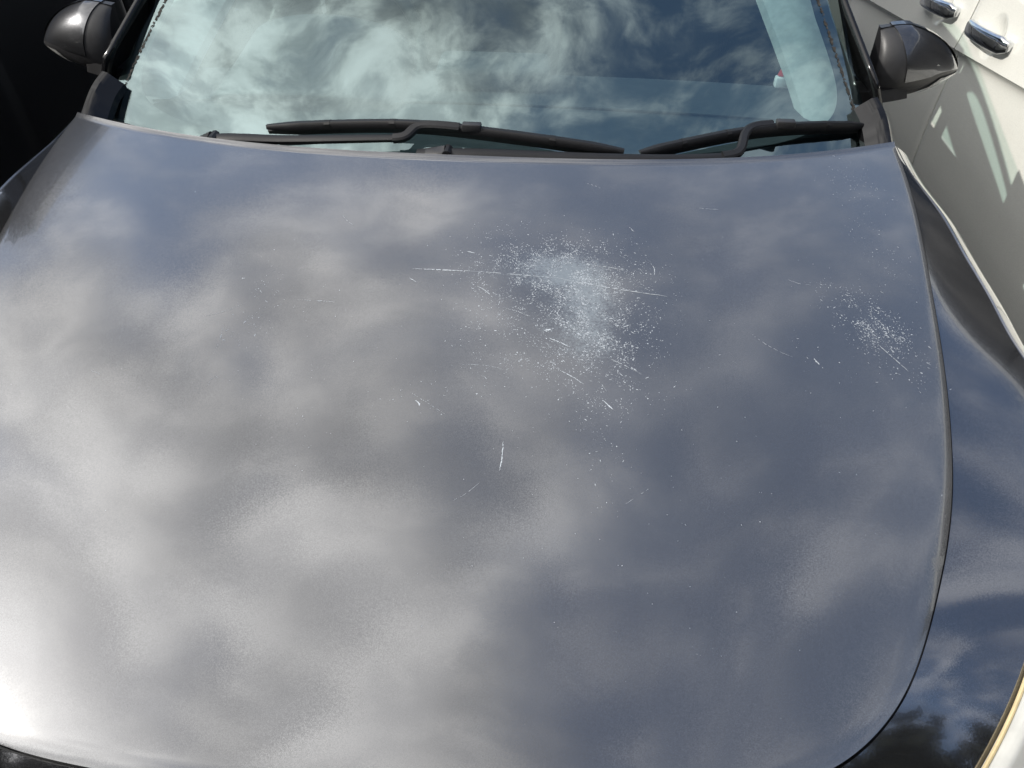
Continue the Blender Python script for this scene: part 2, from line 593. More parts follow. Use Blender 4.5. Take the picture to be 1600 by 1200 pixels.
CL = [  # main patch and its tail
    (.165, -.420, .062, .034, -.15, 4200, .0003, .0012),
    (.200, -.490, .044, .052, .2, 5200, .0003, .0012),
    (.222, -.570, .034, .040, .3, 2400, .0003, .0012),
    (.140, -.550, .048, .055, .4, 1700, .0003, .0012),
    (.215, -.640, .040, .028, -.2, 700, .0003, .0011),
    (.105, -.610, .034, .020, 0, 280, .0003, .0011),
    (.223, -.725, .016, .050, 0, 220, .0003, .0010),
    (.080, -.465, .030, .032, 0, 800, .0003, .0012),
    (.289, -.470, .030, .060, 0, 200, .0003, .0009),
    # patches by the right edge
    (.605, -.505, .021, .036, .5, 2000, .0003, .0012),
    (.580, -.470, .026, .045, .5, 240, .0003, .0009),
    (.646, -.320, .020, .050, .3, 240, .0003, .0009),
    (.653, -.165, .026, .045, .3, 280, .0003, .0009),
    (.51, -.57, .03, .04, .3, 40, .0003, .0010),
    # small groups on the left
    (-.252, -.540, .016, .045, 0, 240, .0004, .0013),
    (-.17, -.53, .060, .040, 0, 40, .0003, .0009),
    (.0, -.69, .025, .025, 0, 40, .0003, .0011),
    (-.133, -.72, .02, .05, 0, 40, .0003, .0010),
    (.06, -.62, .24, .18, 0, 300, .0002, .0007),
    (.25, -.82, .14, .08, 0, 110, .0002, .0007),
    (.50, -.62, .10, .12, 0, 70, .0002, .0007),
]
V, F = flakes(CL)
ch = obj('paint_chips', V, F, 'chip', hood, smooth=False)
ch['kind'] = 'stuff'


def scratch(p0, p1, wd=.0006, bend=.0, brk=0.15, n=40):
    V, F = [], []
    p0, p1 = Vector(p0 + (0,)), Vector(p1 + (0,))
    d = p1 - p0
    sd = Vector((-d.y, d.x, 0)).normalized()
    prev = None
    for i in range(n):
        t = i / (n - 1)
        p = p0 + d * t + sd * (bend * math.sin(math.pi * t) + rng.gauss(0, .00025))
        ww = wd * (.35 + .9 * rng.random()) * (math.sin(math.pi * min(max(t, .03), .97)) ** .5)
        a, _ = on_hood(p.x - sd.x * ww, p.y - sd.y * ww, .0003)
        b, _ = on_hood(p.x + sd.x * ww, p.y + sd.y * ww, .0003)
        V += [a, b]
        if i and rng.random() > brk:
            F.append((2 * i - 2, 2 * i - 1, 2 * i + 1, 2 * i))
    return obj('scratch', V, F, 'chip', hood, smooth=False)


SCR = [((-.046, -.448), (.042, -.448), .0008, 0, .05), ((.042, -.448), (.162, -.453), .0005, 0, .25), ((.162, -.453), (.317, -.477), .0006, -.003, .08),
       ((-.048, -.468), (-.037, -.476), .0008, 0, 0), ((.165, -.624), (.204, -.650), .0007, .001, .2), ((.226, -.672), (.238, -.685), .0008, 0, .1),
       ((.107, -.743), (.106, -.783), .0007, .001, .1), ((-.005, -.689), (.001, -.698), .0011, .001, 0), ((.599, -.532), (.630, -.574), .0006, 0, .05),
       ((.050, -.479), (.074, -.501), .0005, .002, .2), ((.298, -.408), (.302, -.434), .0005, .002, .1), ((.148, -.560), (.161, -.555), .0011, 0, .1),
       ((.155, -.573), (.183, -.587), .0009, .001, .2), ((-.196, -.522), (-.141, -.524), .0004, 0, .4), ((.261, -.614), (.269, -.619), .0006, 0, .1),
       ((.505, -.571), (.510, -.581), .0010, 0, 0), ((.269, -.324), (.276, -.335), .0005, 0, .2), ((.028, -.404), (.040, -.407), .0007, 0, 0),
       ((.205, -.420), (.260, -.428), .0004, .001, .3), ((.090, -.520), (.13, -.535), .0004, .001, .3), ((.23, -.60), (.275, -.625), .0004, .001, .3)]
for _ in range(16):                                     # faint wash marks
    x_, y_ = rng.uniform(-.55, .55), rng.uniform(-.9, -.2)
    an_ = rng.uniform(0, 6.28)
    l_ = rng.uniform(.015, .06)
    SCR.append(((x_, y_), (x_ + l_ * math.cos(an_), y_ + l_ * math.sin(an_)), .00022, rng.uniform(-.004, .004), .35))
for a, b, wd, bend, brk in SCR:
    scratch(a, b, wd, bend, brk, 40 if (Vector(b) - Vector(a)).length > .04 else 10)

# ---- front clip: fenders and nose swept along the hood outline
YB = [-1.2, -1.11, -1.05, -.99, -.93, -.85, -.7, -.55, -.49, -.4, -.3, -.2, -.1, 0, .1]
CO = Spline(YB, [.10, .10, .10, .105, .115, .125, .135, .124, .107, .090, .066, .045, .016, .004, .003])        # crease offset
CDZ = Spline(YB, [.085, .085, .080, .066, .040, .014, .007, .009, .011, .013, .0115, .009, .005, .003, .003])     # crease drop
edge_z = lambda x, y: float(ZC(y) - ZK(y) * (x * x + .0009) ** 1.2 - RH(y))


def clip_pt(d, v, sgn=1):
    """d: distance along hood outline from the rear corner; v: 0 at the gap .. 1 low on the body"""
    d = max(d, -.0)
    x, y = float(OX(d)), float(OY(d))
    e = .002
    tx, ty = float(OX(d + e) - OX(d - e)), float(OY(d + e) - OY(d - e))
    L = math.hypot(tx, ty) or 1
    nx, ny = -ty / L, tx / L
    k = min(max((-y - .55) / .40, 0), 1)
    k = k * k * (3 - 2 * k)
    nx, ny = nx * k + (1 - k), ny * k
    L = math.hypot(nx, ny)
    nx, ny = nx / L, ny / L
    z0 = edge_z(x, y) - .0035
    oc, dz = float(CO(y)), float(CDZ(y))
    front = min(max((-y - .8) / .25, 0), 1)
    bul = .046 + .02 * front
    prof = [(0, 0), (.35, .20), (.72, .55), (1, 1)]
    if v <= .4:
        q = v / .4
        o = .0024 + oc * q
        zz_ = z0 - dz * (q ** 1.05)
    else:
        q = (v - .4) / .6
        pts = [(0, 0), (.020, .013), (.038, .034), (bul, .07), (bul + .008, .14), (bul + .006, .26), (bul - .01, .42), (bul - .04, .58)]
        sy = Spline([0, .12, .25, .4, .55, .7, .85, 1], [p[0] for p in pts])
        sz = Spline([0, .12, .25, .4, .55, .7, .85, 1], [p[1] for p in pts])
        o = .0035 + oc + float(sy(q))
        zz_ = z0 - dz - float(sz(q))
    zz_ += .0022 * math.exp(-((v - .4) / .005) ** 2) * min(1, oc / .05)      # pressed ridge along the fender top
    return (sgn * (x + nx * o), y + ny * o, zz_)


def vlist(a, b, n):
    return lin(a, b, n)


vq = lin(0, .384, 15) + lin(.388, .412, 13) + lin(.42, 1, 26)
D_F = float(np.interp(1.06, -np.array(OY(bd)), bd))       # fender / nose seam
for sgn in (1, -1):
    def fen(d, v, sgn=sgn):
        return clip_pt(d, v, sgn)
    fo = surf('fender', fen, lin(0.0, D_F - .001, 90), vq, 'paint', car, angle=30)
    def gutter(d, v, sgn=sgn):
        x, y, z = clip_pt(d, 0, sgn)
        return (x - sgn * .004 * v * 5, y, z - .02 * v - .001)
    surf('gap_channel', gutter, lin(0.0, DTOT, 80), lin(0, 1, 4), 'paint', car)


def nose(d, v):
    if d <= DTOT:
        return clip_pt(min(d, DTOT - 1e-4), v, 1)
    return clip_pt(min(2 * DTOT - d, DTOT - 1e-4), v, -1)


surf('front_bumper', nose, lin(D_F + .001, 2 * DTOT - D_F - .001, 150), vq, 'paint', car, angle=30)

D_H = float(np.interp(.80, -np.array(OY(bd)), bd))
# headlights lie proud on the swept nose
for sgn in (1, -1):
    def hl(u, v, sgn=sgn, lift=.004):
        d = D_H + u * .34
        vv = .33 + v * .28
        p = Vector(clip_pt(d, vv, sgn))
        a = Vector(clip_pt(d + .003, vv, sgn)) - p
        b = Vector(clip_pt(d, vv + .004, sgn)) - p
        nn = a.cross(b)
        nn.normalize()
        if nn.z < 0:
            nn = -nn
        edge = min(u, 1 - u, v, 1 - v)
        return p + nn * (lift + .016 * min(edge * 8, 1) ** .6 - .004)
    hd = surf('headlight', hl, lin(0, 1, 40), lin(0, 1, 26), 'lens', car, angle=50)
    rimp = [hl(u, 0.0, lift=.008) for u in lin(0, 1, 40)]
    sweep('lens_rim', rimp, circ(.0022, 8), 'lensedge', hd)

# ---- windshield
def gy(x):
    return -.14 + .19 * (((x / .7) ** 2 + .03) ** .8 - .0605) / .9633


def glass_z(x, y):
    return .955 + .625 * (y - gy(x)) - .17 * max(0, (y - gy(x))) ** 2


def glass_at(x, y):
    g_ = gy(x)
    yy = (y + .045 - g_) / (1 - .536 * g_)
    return glass_z(x, g_ - .045 + yy)


def gl_pt(a, b, off=0.0, xs=1.0):
    """a: -1..1 across, b: 0 bottom .. 1 top"""
    yy = b * .84
    xe = np.interp(yy, [0, .07, .30, .5, .84], [.762, .748, .684, .648, .588]) * xs
    x = a * xe
    y = gy(x) * (1 - .45 * b) - .045 + yy + .045 * 0
    z = glass_z(x, gy(x) - .045 + yy) + off
    return (x, y, z)


us, vs_ = lin(-1, 1, 61), lin(0, 1, 50)
ws = surf('windshield', lambda a, b: gl_pt(a, b), us, vs_, 'glass', car)
# ceramic border: a ring just inside the glass
INB = .100                                                     # height of the bottom band, along the glass


def frit_pt(t, k):
    """t along the perimeter 0..4, k 0 outer .. 1 inner"""
    e_, f_ = int(t) % 4, t - int(t)
    a0, b0_ = [(-1 + 2 * f_, -1), (1, -1 + 2 * f_), (1 - 2 * f_, 1), (-1, 1 - 2 * f_)][e_]
    r_ = 1 / (abs(a0) ** 9 + abs(b0_) ** 9) ** (1 / 9)
    a1, b1 = a0 * r_ * .950, b0_ * r_ * .86
    a = a0 + (a1 - a0) * k
    b = b0_ + (b1 - b0_) * k
    return gl_pt(a, min(max((b + 1) / 2, 0), 1), -.0035)


surf('ceramic_border', lambda t, k: frit_pt(t, k), lin(0, 4, 321), lin(0, 1, 6), 'frit', ws)

# ---- cowl under the wipers
def cowl(a, b):
    x = a * .745
    y0 = -.150 + .145 * abs(a) ** 2.6
    y1 = gy(x) + .0
    z0 = .958
    z1 = .957
    return (x, y0 + (y1 + .03 - y0) * b, z0 + (z1 - z0) * b - .012 * math.sin(math.pi * b))


surf('cowl_panel', cowl, lin(-1, 1, 60), lin(0, 1, 8), 'plastic', car)

# ---- A-pillars
def pil(sgn, t, off=0.0):
    x = np.interp(t, [0, .22, 1], [.752, .688, .590]) + off
    y = np.interp(t, [0, .22, 1], [.070, .297, .84])
    z = np.interp(t, [0, .22, 1], [1.000, 1.130, 1.405])
    return (sgn * x, y, z)


for sgn in (1, -1):
    tp = lin(-.02, 1, 30)
    pth = path_smooth([pil(sgn, t) for t in (0, .11, .22, .5, .75, 1)], 40)
    pth2 = path_smooth([pil(sgn, t) for t in (-.085, 0, .11, .22, .5, .75, 1)], 44)
    sweep('a_pillar', [(x + sgn * .012, y, z - .004) for x, y, z in pth2], [(-.016, -.03), (-.016, .003), (-.010, .009), (.0, .011), (.010, .007), (.016, -.004), (.018, -.03)], 'pillar', car, upv=(0, -.5, .86))
    sweep('pillar_moulding', [(x - sgn * .0145, y + .002, glass_at(abs(x) - .0145, y) + .004) for x, y, z in pth2], [(-.020, -.014), (-.020, -.005), (-.010, .003), (-.004, .006), (.005, .005), (.010, -.002), (.020, -.005), (.020, -.014)], 'rubber', car, upv=(0, -.5, .86))
    # ragged line of dried sealant between moulding and glass
    V, F = [], []
    for i, p in enumerate(path_smooth([pil(sgn, t) for t in (.02, .11, .22, .5, .75, 1)], 260)):
        j1, j2 = rng.gauss(0, .0010), rng.gauss(0, .0018)
        V += [(p[0] - sgn * (.0245 + j1), p[1], glass_at(abs(p[0]) - .0245, p[1]) + .0022), (p[0] - sgn * (.0285 + j2), p[1], glass_at(abs(p[0]) - .0285, p[1]) + .0010)]
        if i and rng.random() > .12:
            F.append((2 * i - 2, 2 * i - 1, 2 * i + 1, 2 * i))
    obj('sealant_line', V, F, 'seal', car, smooth=False)
    # black corner trim at the pillar base
    cp = [(sgn * .757, -.004, .966), (sgn * .757, .03, .982), (sgn * .752, .07, 1.004), (sgn * .742, .10, 1.018)]
    sweep('corner_trim', path_smooth(cp, 12), [(-sgn * a_, b_ - .003) for a_, b_ in ((.036, -.03), (.034, -.016), (.016, -.004), (.006, .003), (-.006, .003), (-.012, -.004), (-.012, -.03))], 'gloss_black', car, upv=(0, -.4, .9))
    # light inner trim of the pillar
    ip = [(sgn * x, y, z) for x, y, z in ((.715, .12, .93), (.690, .22, .995), (.660, .32, 1.055), (.60, .54, 1.17), (.54, .84, 1.31))]
    sweep('pillar_trim', path_smooth(ip, 24), [(-sgn * a_, b_) for a_, b_ in ((-.04, -.015), (-.035, .004), (.0, .010), (.03, .004), (.060, -.012), (.065, -.03))], 'trim', car, upv=(0, -.5, .86))

# ---- wipers
def wiper(name, blade, arm, hook):
    wp = bpy.data.objects.new(name, None)
    C.objects.link(wp)
    wp.parent = car
    bl = path_smooth(blade, 60)
    tap = lambda t: (min(1, .55 + 6 * min(t, 1 - t)), min(1, .45 + 6 * min(t, 1 - t)))
    sweep('wiper_blade', bl, [(-.011, -.005), (-.011, -.002), (-.004, .0055), (.001, .007), (.005, .005), (.0095, -.0025), (.0095, -.005)], 'plastic', wp, upv=(0, -.45, .9), scale=tap)
    sweep('rubber_lip', [(x, y + .004, z - .012) for x, y, z in bl], [(-.003, -.008), (-.003, .008), (.003, .008), (.003, -.008)], 'rubber', wp, upv=(0, -.45, .9), scale=tap)
    sweep('wiper_arm', path_smooth(arm, 30), [(-.0085, -.005), (-.0085, .002), (-.005, .0042), (.005, .0042), (.0085, .002), (.0085, -.005)], 'plastic', wp, upv=(0, -.35, .94),
          scale=lambda t: (.75 + .35 * (1 - t), .8 + .4 * (1 - t)))
    sweep('blade_hook', path_smooth(hook, 16), [(-.008, -.006), (-.008, .002), (-.0045, .0045), (.0045, .0045), (.008, .002), (.008, -.006)], 'plastic', wp, upv=(0, -.45, .9))
    hp = Vector(hook[-1])
    # moulded seams of the blade cover and the hinge cover of the arm
    for f_ in (.17, .36, .80):
        k_ = int(f_ * 59)
        sweep('cover_seam', [bl[k_], bl[k_ + 1]], [(-.0115, -.005), (-.0115, -.002), (-.0045, .006), (.001, .0076), (.0055, .0055), (.010, -.0025), (.010, -.005)], 'rubber', wp, upv=(0, -.45, .9), scale=lambda t: (1, 1))
    hin = [arm[0], tuple((Vector(arm[0]) + Vector(arm[1])) / 2), arm[1]]
    sweep('hinge_cover', hin, [(-.014, -.008), (-.014, .004), (-.008, .010), (.008, .010), (.014, .004), (.014, -.008)], 'plastic2', wp, upv=(0, -.35, .94), scale=lambda t: (.7 + .3 * t, .3 + .7 * t))
    pv_ = Vector(arm[1])
    sweep('hinge_pin', [pv_ + Vector((.004, -.013, .002)), pv_ + Vector((.004, .013, .002))], circ(.0085, 10), 'plastic', wp)
    rbox('adapter_clip', tuple(hp + Vector((.022, .0, .001))), (.034, .017, .014), 'plastic2', wp, .003, 2)
    return wp


wiper('wiper', [(-.374, -.062, .993), (-.22, -.066, 1.006), (-.097, -.076, 1.014), (.03, -.086, 1.010), (.15, -.095, 1.002), (.269, -.100, .990)],
      [(-.505, -.082, .968), (-.47, -.088, .978), (-.37, -.093, .984), (-.25, -.100, .992), (-.125, -.103, 1.000)],
      [(-.135, -.103, 1.000), (-.112, -.100, 1.004), (-.098, -.084, 1.012), (-.07, -.081, 1.016), (-.02, -.084, 1.015)])
wiper('wiper', [(.297, -.098, .987), (.38, -.066, .994), (.47, -.030, .999), (.57, .010, .996), (.66, .042, .988), (.732, .068, .978)],
      [(-.09, -.127, .983), (-.04, -.130, .988), (.10, -.127, .989), (.25, -.121, .987), (.38, -.107, .985), (.455, -.092, .984)],
      [(.44, -.096, .986), (.468, -.084, .988), (.482, -.045, .998), (.495, -.020, 1.003), (.54, .002, 1.003)])

# ---- mirrors
def mirror(sgn):
    mi = bpy.data.objects.new('door_mirror', None)
    C.objects.link(mi)
    mi.parent = car
    xin, xout, yc, zc = .772, .955, .250, 1.026
    def sec(u, th, grow=0.0):
        x = xin + (xout - xin) * u
        f = max(0.0, 1 - u ** 1.9) ** .68
        fi = .62 + .38 * (1 - max(0, 1 - u / .30) ** 2) ** .5
        hh = (.080 + .004 * u) * f * (.86 + .14 * min(1, u / .3)) + grow
        lo = (.070 - .012 * u) * f * fi + grow
        dp = (.062 - .006 * u) * (max(0, 1 - u ** 2.6) ** .6) * fi + grow
        c_, s_ = math.cos(th), math.sin(th)
        pw_ = .66
        yy = yc - dp * math.copysign(abs(c_) ** pw_, c_) * (1 if c_ > 0 else .35) + .02 * u * u
        zz_ = zc + (hh if s_ > 0 else lo) * math.copysign(abs(s_) ** pw_, s_) - .010 * u * u
        if c_ > 0 and s_ > 0:
            yy += .026 * s_
        if c_ > 0 and s_ < 0:
            yy += .014 * (-s_)
        return (sgn * x, yy, zz_)
    ul = [0, .02, .05] + lin(.08, .9, 30) + [.93, .96, .98, .992, 1]
    th0 = lambda u: R(-10 + 16 * u)
    us0 = lambda q: .05 + .26 * (1 - q) ** 2 if q < .5 else .05 + .26 * .25 * (1 - (q - .5) * 2) ** 2 * 0 + .065 * (2 - 2 * q)
    def cap_pt(u, q):
        uu = us0(q) + (1 - us0(q)) * u
        return sec(uu, th0(uu) + (R(172) - th0(uu)) * q, .0022)
    def cap_e(u, q):
        if u < 0:
            return sec(us0(q), th0(us0(q)) + (R(172) - th0(us0(q))) * q, -.001)
        if q < 0:
            uu = us0(0) + (1 - us0(0)) * u
            return sec(uu, th0(uu), -.001)
        return cap_pt(u, q)
    surf('mirror_cap', cap_e, [-1] + lin(0, .9, 30) + [.93, .96, .98, .992, 1], [-1] + lin(0, 1, 44), 'cap', mi, angle=40)
    surf('mirror_housing', lambda u, th: sec(u, th, 0), ul, lin(0, 2 * math.pi, 72), 'plastic2', mi, angle=40)
    surf('inner_face', lambda k, th: tuple(Vector(sec(0.0, th, 0.0)) * k + Vector((sgn * (xin - .004), yc, zc)) * (1 - k)), lin(0, 1, 5), lin(0, 2 * math.pi, 40), 'plastic', mi)
    surf('turn_signal', lambda u, q: sec(u, R(-48 + 6 * 0) + (th0(u) - R(6) - R(-48)) * q * (1 if u > .72 else max(.05, (u - .5) / .22)), .003), lin(.5, .985, 20), lin(0, 1, 12), 'amber', mi)
    rbox('mirror_glass', (sgn * .828, yc + .022, zc), (.085, .003, .07), 'chrome', mi, .001, 1)
    sweep('mirror_arm', path_smooth([(sgn * .73, .205, .985), (sgn * .775, .215, .985), (sgn * .83, .235, .988)], 12), [(-.035, -.012), (-.03, .010), (.03, .012), (.04, -.008)], 'plastic', mi)
    return mi


mirror(1)
mirror(-1)

# ---- cabin: roof, doors, windows
def roof(a, b):
    y = .79 + b * 1.55
    hw = .565 - .02 * b
    z = 1.385 + .06 * math.sin(math.pi * min(1, .12 + b * .8)) ** .8 - .05 * abs(a) ** 3
    return (a * hw, y - .04 * (1 - a * a) * (1 - b), z)


surf('roof', roof, lin(-1, 1, 24), lin(0, 1, 24), 'paint', car, solid=.02)


def body_side(sgn):
    def f(y, q):
        zt = .965 + .03 * (y - .1) / 2
        z = .22 + (zt - .22) * q
        xw = .79 + .062 * math.sin(math.pi * min(1, .15 + .62 * q)) - .05 * max(0, q - .86) / .14
        xw -= .05 * max(0, (y - 2.4) / .8) ** 2
        return (sgn * xw, y, z)
    for nm, y0, y1 in (('front_door', .135, 1.12), ('rear_door', 1.126, 2.0), ('rear_quarter', 2.006, 3.15)):
        dr = surf(nm, f, lin(y0, y1, 14), lin(0, 1, 20), 'paint', car, solid=.02 * sgn)
        if 'door' in nm:
            hx = f(y1 - .15, .82)
            sweep('door_handle', [(hx[0] + sgn * .012 * math.sin(math.pi * i / 9), y1 - .25 + .02 * i, hx[2]) for i in range(10)], circ(.009, 10), 'paint', dr)
    def win(y, q):
        t = (y - .2) / 2.2
        zt = np.interp(y, [.10, .30, .84, 1.5, 2.35, 2.5], [1.02, 1.13, 1.385, 1.42, 1.36, 1.28])
        zb = .965 + .03 * (y - .1) / 2
        z = zb + (zt - zb) * q
        xw = .79 - .215 * (z - .96) / .45
        return (sgn * xw, y, z)
    for y0, y1 in ((.34, 1.09), (1.17, 1.95)):
        surf('side_window', win, lin(y0, y1, 12), lin(0.02, .97, 8), 'sglass', car)
    surf('b_pillar', win, lin(1.09, 1.17, 3), lin(0, 1, 8), 'gloss_black', car, solid=.03)
    surf('c_pillar', win, lin(1.95, 2.5, 6), lin(0, 1, 8), 'paint', car, solid=.03)
    surf('quarter_trim', win, lin(.13, .34, 6), lin(0, 1, 6), 'gloss_black', car, solid=.01)


body_side(1)
body_side(-1)
surf('rear_window', lambda a, b: (a * (.55 + .1 * b), 2.32 + .42 * b, 1.40 - .36 * b), lin(-1, 1, 10), lin(0, 1, 6), 'tint', car)
surf('boot_lid', lambda a, b: (a * .70, 2.70 + .42 * b, 1.03 - .03 * b ** 2 - .03 * a * a), lin(-1, 1, 12), lin(0, 1, 8), 'paint', car, solid=.02)
surf('rear_bumper', lambda a, b: (a * .78, 3.16 - .10 * abs(a) ** 4, .30 + .70 * b), lin(-1, 1, 14), lin(0, 1, 6), 'paint', car, solid=.02)

# wheels
def wheel(parent, x, y, r, sgn, wdt=.19):
    wh = bpy.data.objects.new('wheel', None)
    C.objects.link(wh)
    wh.parent = parent
    prof = [(.55, -.5), (.62, -.5), (.93, -.46), (1, -.34), (1, .34), (.93, .46), (.62, .5), (.55, .5)]
    V = []
    for i in range(32):
        a = 2 * math.pi * i / 32
        for k, l in prof:
            V.append((x + l * wdt, y + r * k * math.cos(a), r + r * k * math.sin(a)))
    obj('tyre', V, gridF(32, len(prof), True, True), 'tyre', wh)
    V = [(x + sgn * .05, y, r)]
    for i in range(40):
        a = 2 * math.pi * i / 40
        k = .60
        V.append((x + sgn * (.08 if i % 8 < 5 else .06), y + r * k * math.cos(a), r + r * k * math.sin(a)))
    obj('rim', V, [(0, 1 + i, 1 + (i + 1) % 40) for i in range(40)], 'alloy', wh, smooth=False)


for sx_ in (1, -1):
    for yy in (-.34, 2.26):
        wheel(car, sx_ * .735, yy, .31, sx_)

# ---- interior
def dash(a, b):
    x = a * .73
    y = gy(x) * (1 - b) + .05 * (1 - b) - .045 * (1 - b) + .34 * b - .03 * abs(a) ** 3 * b
    z = .945 + .020 * b - .010 * abs(a) ** 2
    if b > .93:
        z -= 1.2 * (b - .93)
    return (x, y, z)


db = surf('dashboard', dash, lin(-1, 1, 50), lin(0, 1, 40), 'dash', car)
surf('dash_front', lambda a, b: (a * .72, .335 + .10 * b - .03 * abs(a) ** 3, .90 - .45 * b), lin(-1, 1, 20), lin(0, 1, 8), 'dash', db)
sweep('dash_seam', [(x, .150 - .02 * (x / .7) ** 2, dash(x / .73, .52)[2] + .0035) for x in lin(-.68, .68, 40)], circ(.0022, 6), 'rubber', db)
# instrument hood and centre display
def binn(a, b):
    th = math.pi * (a + 1) / 2
    return (-.36 + .195 * math.cos(th) * (1 - .06 * b), .13 + .24 * b - .04 * math.sin(th), .955 + (.035 + .075 * b) * math.sin(th) ** .7)


surf('instrument_hood', binn, lin(-1, 1, 36), lin(0, 1, 12), 'dash', db, solid=.008)
rbox('centre_display', (.012, .255, .985), (.235, .10, .055), 'dash', db, .018, 4)
# steering wheel
stw = bpy.data.objects.new('steering_wheel', None)
C.objects.link(stw)
stw.parent = car
ctr = Vector((-.36, .47, .93))
e1, e2 = Vector((1, 0, 0)), Vector((0, .45, .89))
V = []
for i in range(64):
    a = 2 * math.pi * i / 64
    rad = e1 * math.cos(a) + e2 * math.sin(a)
    nn = e1.cross(e2)
    for k in range(12):
        b = 2 * math.pi * k / 12
        V.append(ctr + rad * (.183 + .015 * math.cos(b)) + nn * .015 * math.sin(b))
obj('rim', V, gridF(64, 12, True, True), 'plastic', stw)
rbox('hub', tuple(ctr + Vector((0, .01, 0))), (.15, .06, .13), 'plastic', stw, .02, 3)
for a in (0, math.pi, -math.pi / 2):
    rad = e1 * math.cos(a) + e2 * math.sin(a)
    sweep('spoke', [ctr + rad * .05, ctr + rad * .11, ctr + rad * .18], [(-.018, -.006), (-.018, .006), (.018, .006), (.018, -.006)], 'plastic', stw, upv=(0, -.8, .5))
for sgn in (1, -1):
    st = bpy.data.objects.new('seat', None)
    C.objects.link(st)
    st.parent = car
    rbox('cushion', (sgn * .36, .95, .50), (.48, .52, .16), 'seat', st, .05, 4)
    rbox('backrest', (sgn * .36, 1.26, .82), (.46, .14, .60), 'seat', st, .05, 4, rot=(0, 'X'), taper=(.8, .8))
    rbox('headrest', (sgn * .36, 1.30, 1.21), (.25, .10, .17), 'seat', st, .04, 4)
rbox('rear_seat', (0, 2.05, .70), (1.2, .3, .75), 'seat', car, .05, 3)
surf('floor_pan', lambda a, b: (a * .78, .1 + 3.0 * b, .27), lin(-1, 1, 4), lin(0, 1, 4), 'rubber', car)
surf('headliner', lambda a, b: tuple(Vector(roof(a * .97, b * .97 + .015)) - Vector((0, 0, .04))), lin(-1, 1, 12), lin(0, 1, 12), 'trim', car)
# small red and white shape standing in for a reflection seen by the right pillar
refl_item = empty('red_white_reflection', 'small red and white shape standing in for a reflection behind right end of windshield', 'reflection_shape')
surf('red_top', lambda t, a: (.618 + (.012 * (1 - t) + .001) * math.cos(a), .285 + (.006 * (1 - t) + .001) * math.sin(a), .985 + .040 * t), lin(0, 1, 8), lin(0, 2 * math.pi, 14), 'red', refl_item)
rbox('white_base', (.618, .285, .972), (.032, .020, .022), 'wht', refl_item, .004, 2)

# ================================================================== neighbours
def side_profile(z):
    """outward offset of the white car's side at height z relative to its door plane (crease at z=0 local added later)"""
    return np.interp(z, [.16, .22, .35, .5, .62, 1.00, 1.04, 1.3, 1.55, 1.64, 1.68], [-.10, -.05, -.004, .004, .004, -.012, -.022, -.085, -.16, -.22, -.40])


DISH = [(.823, .9035), (1.176, .8795)]


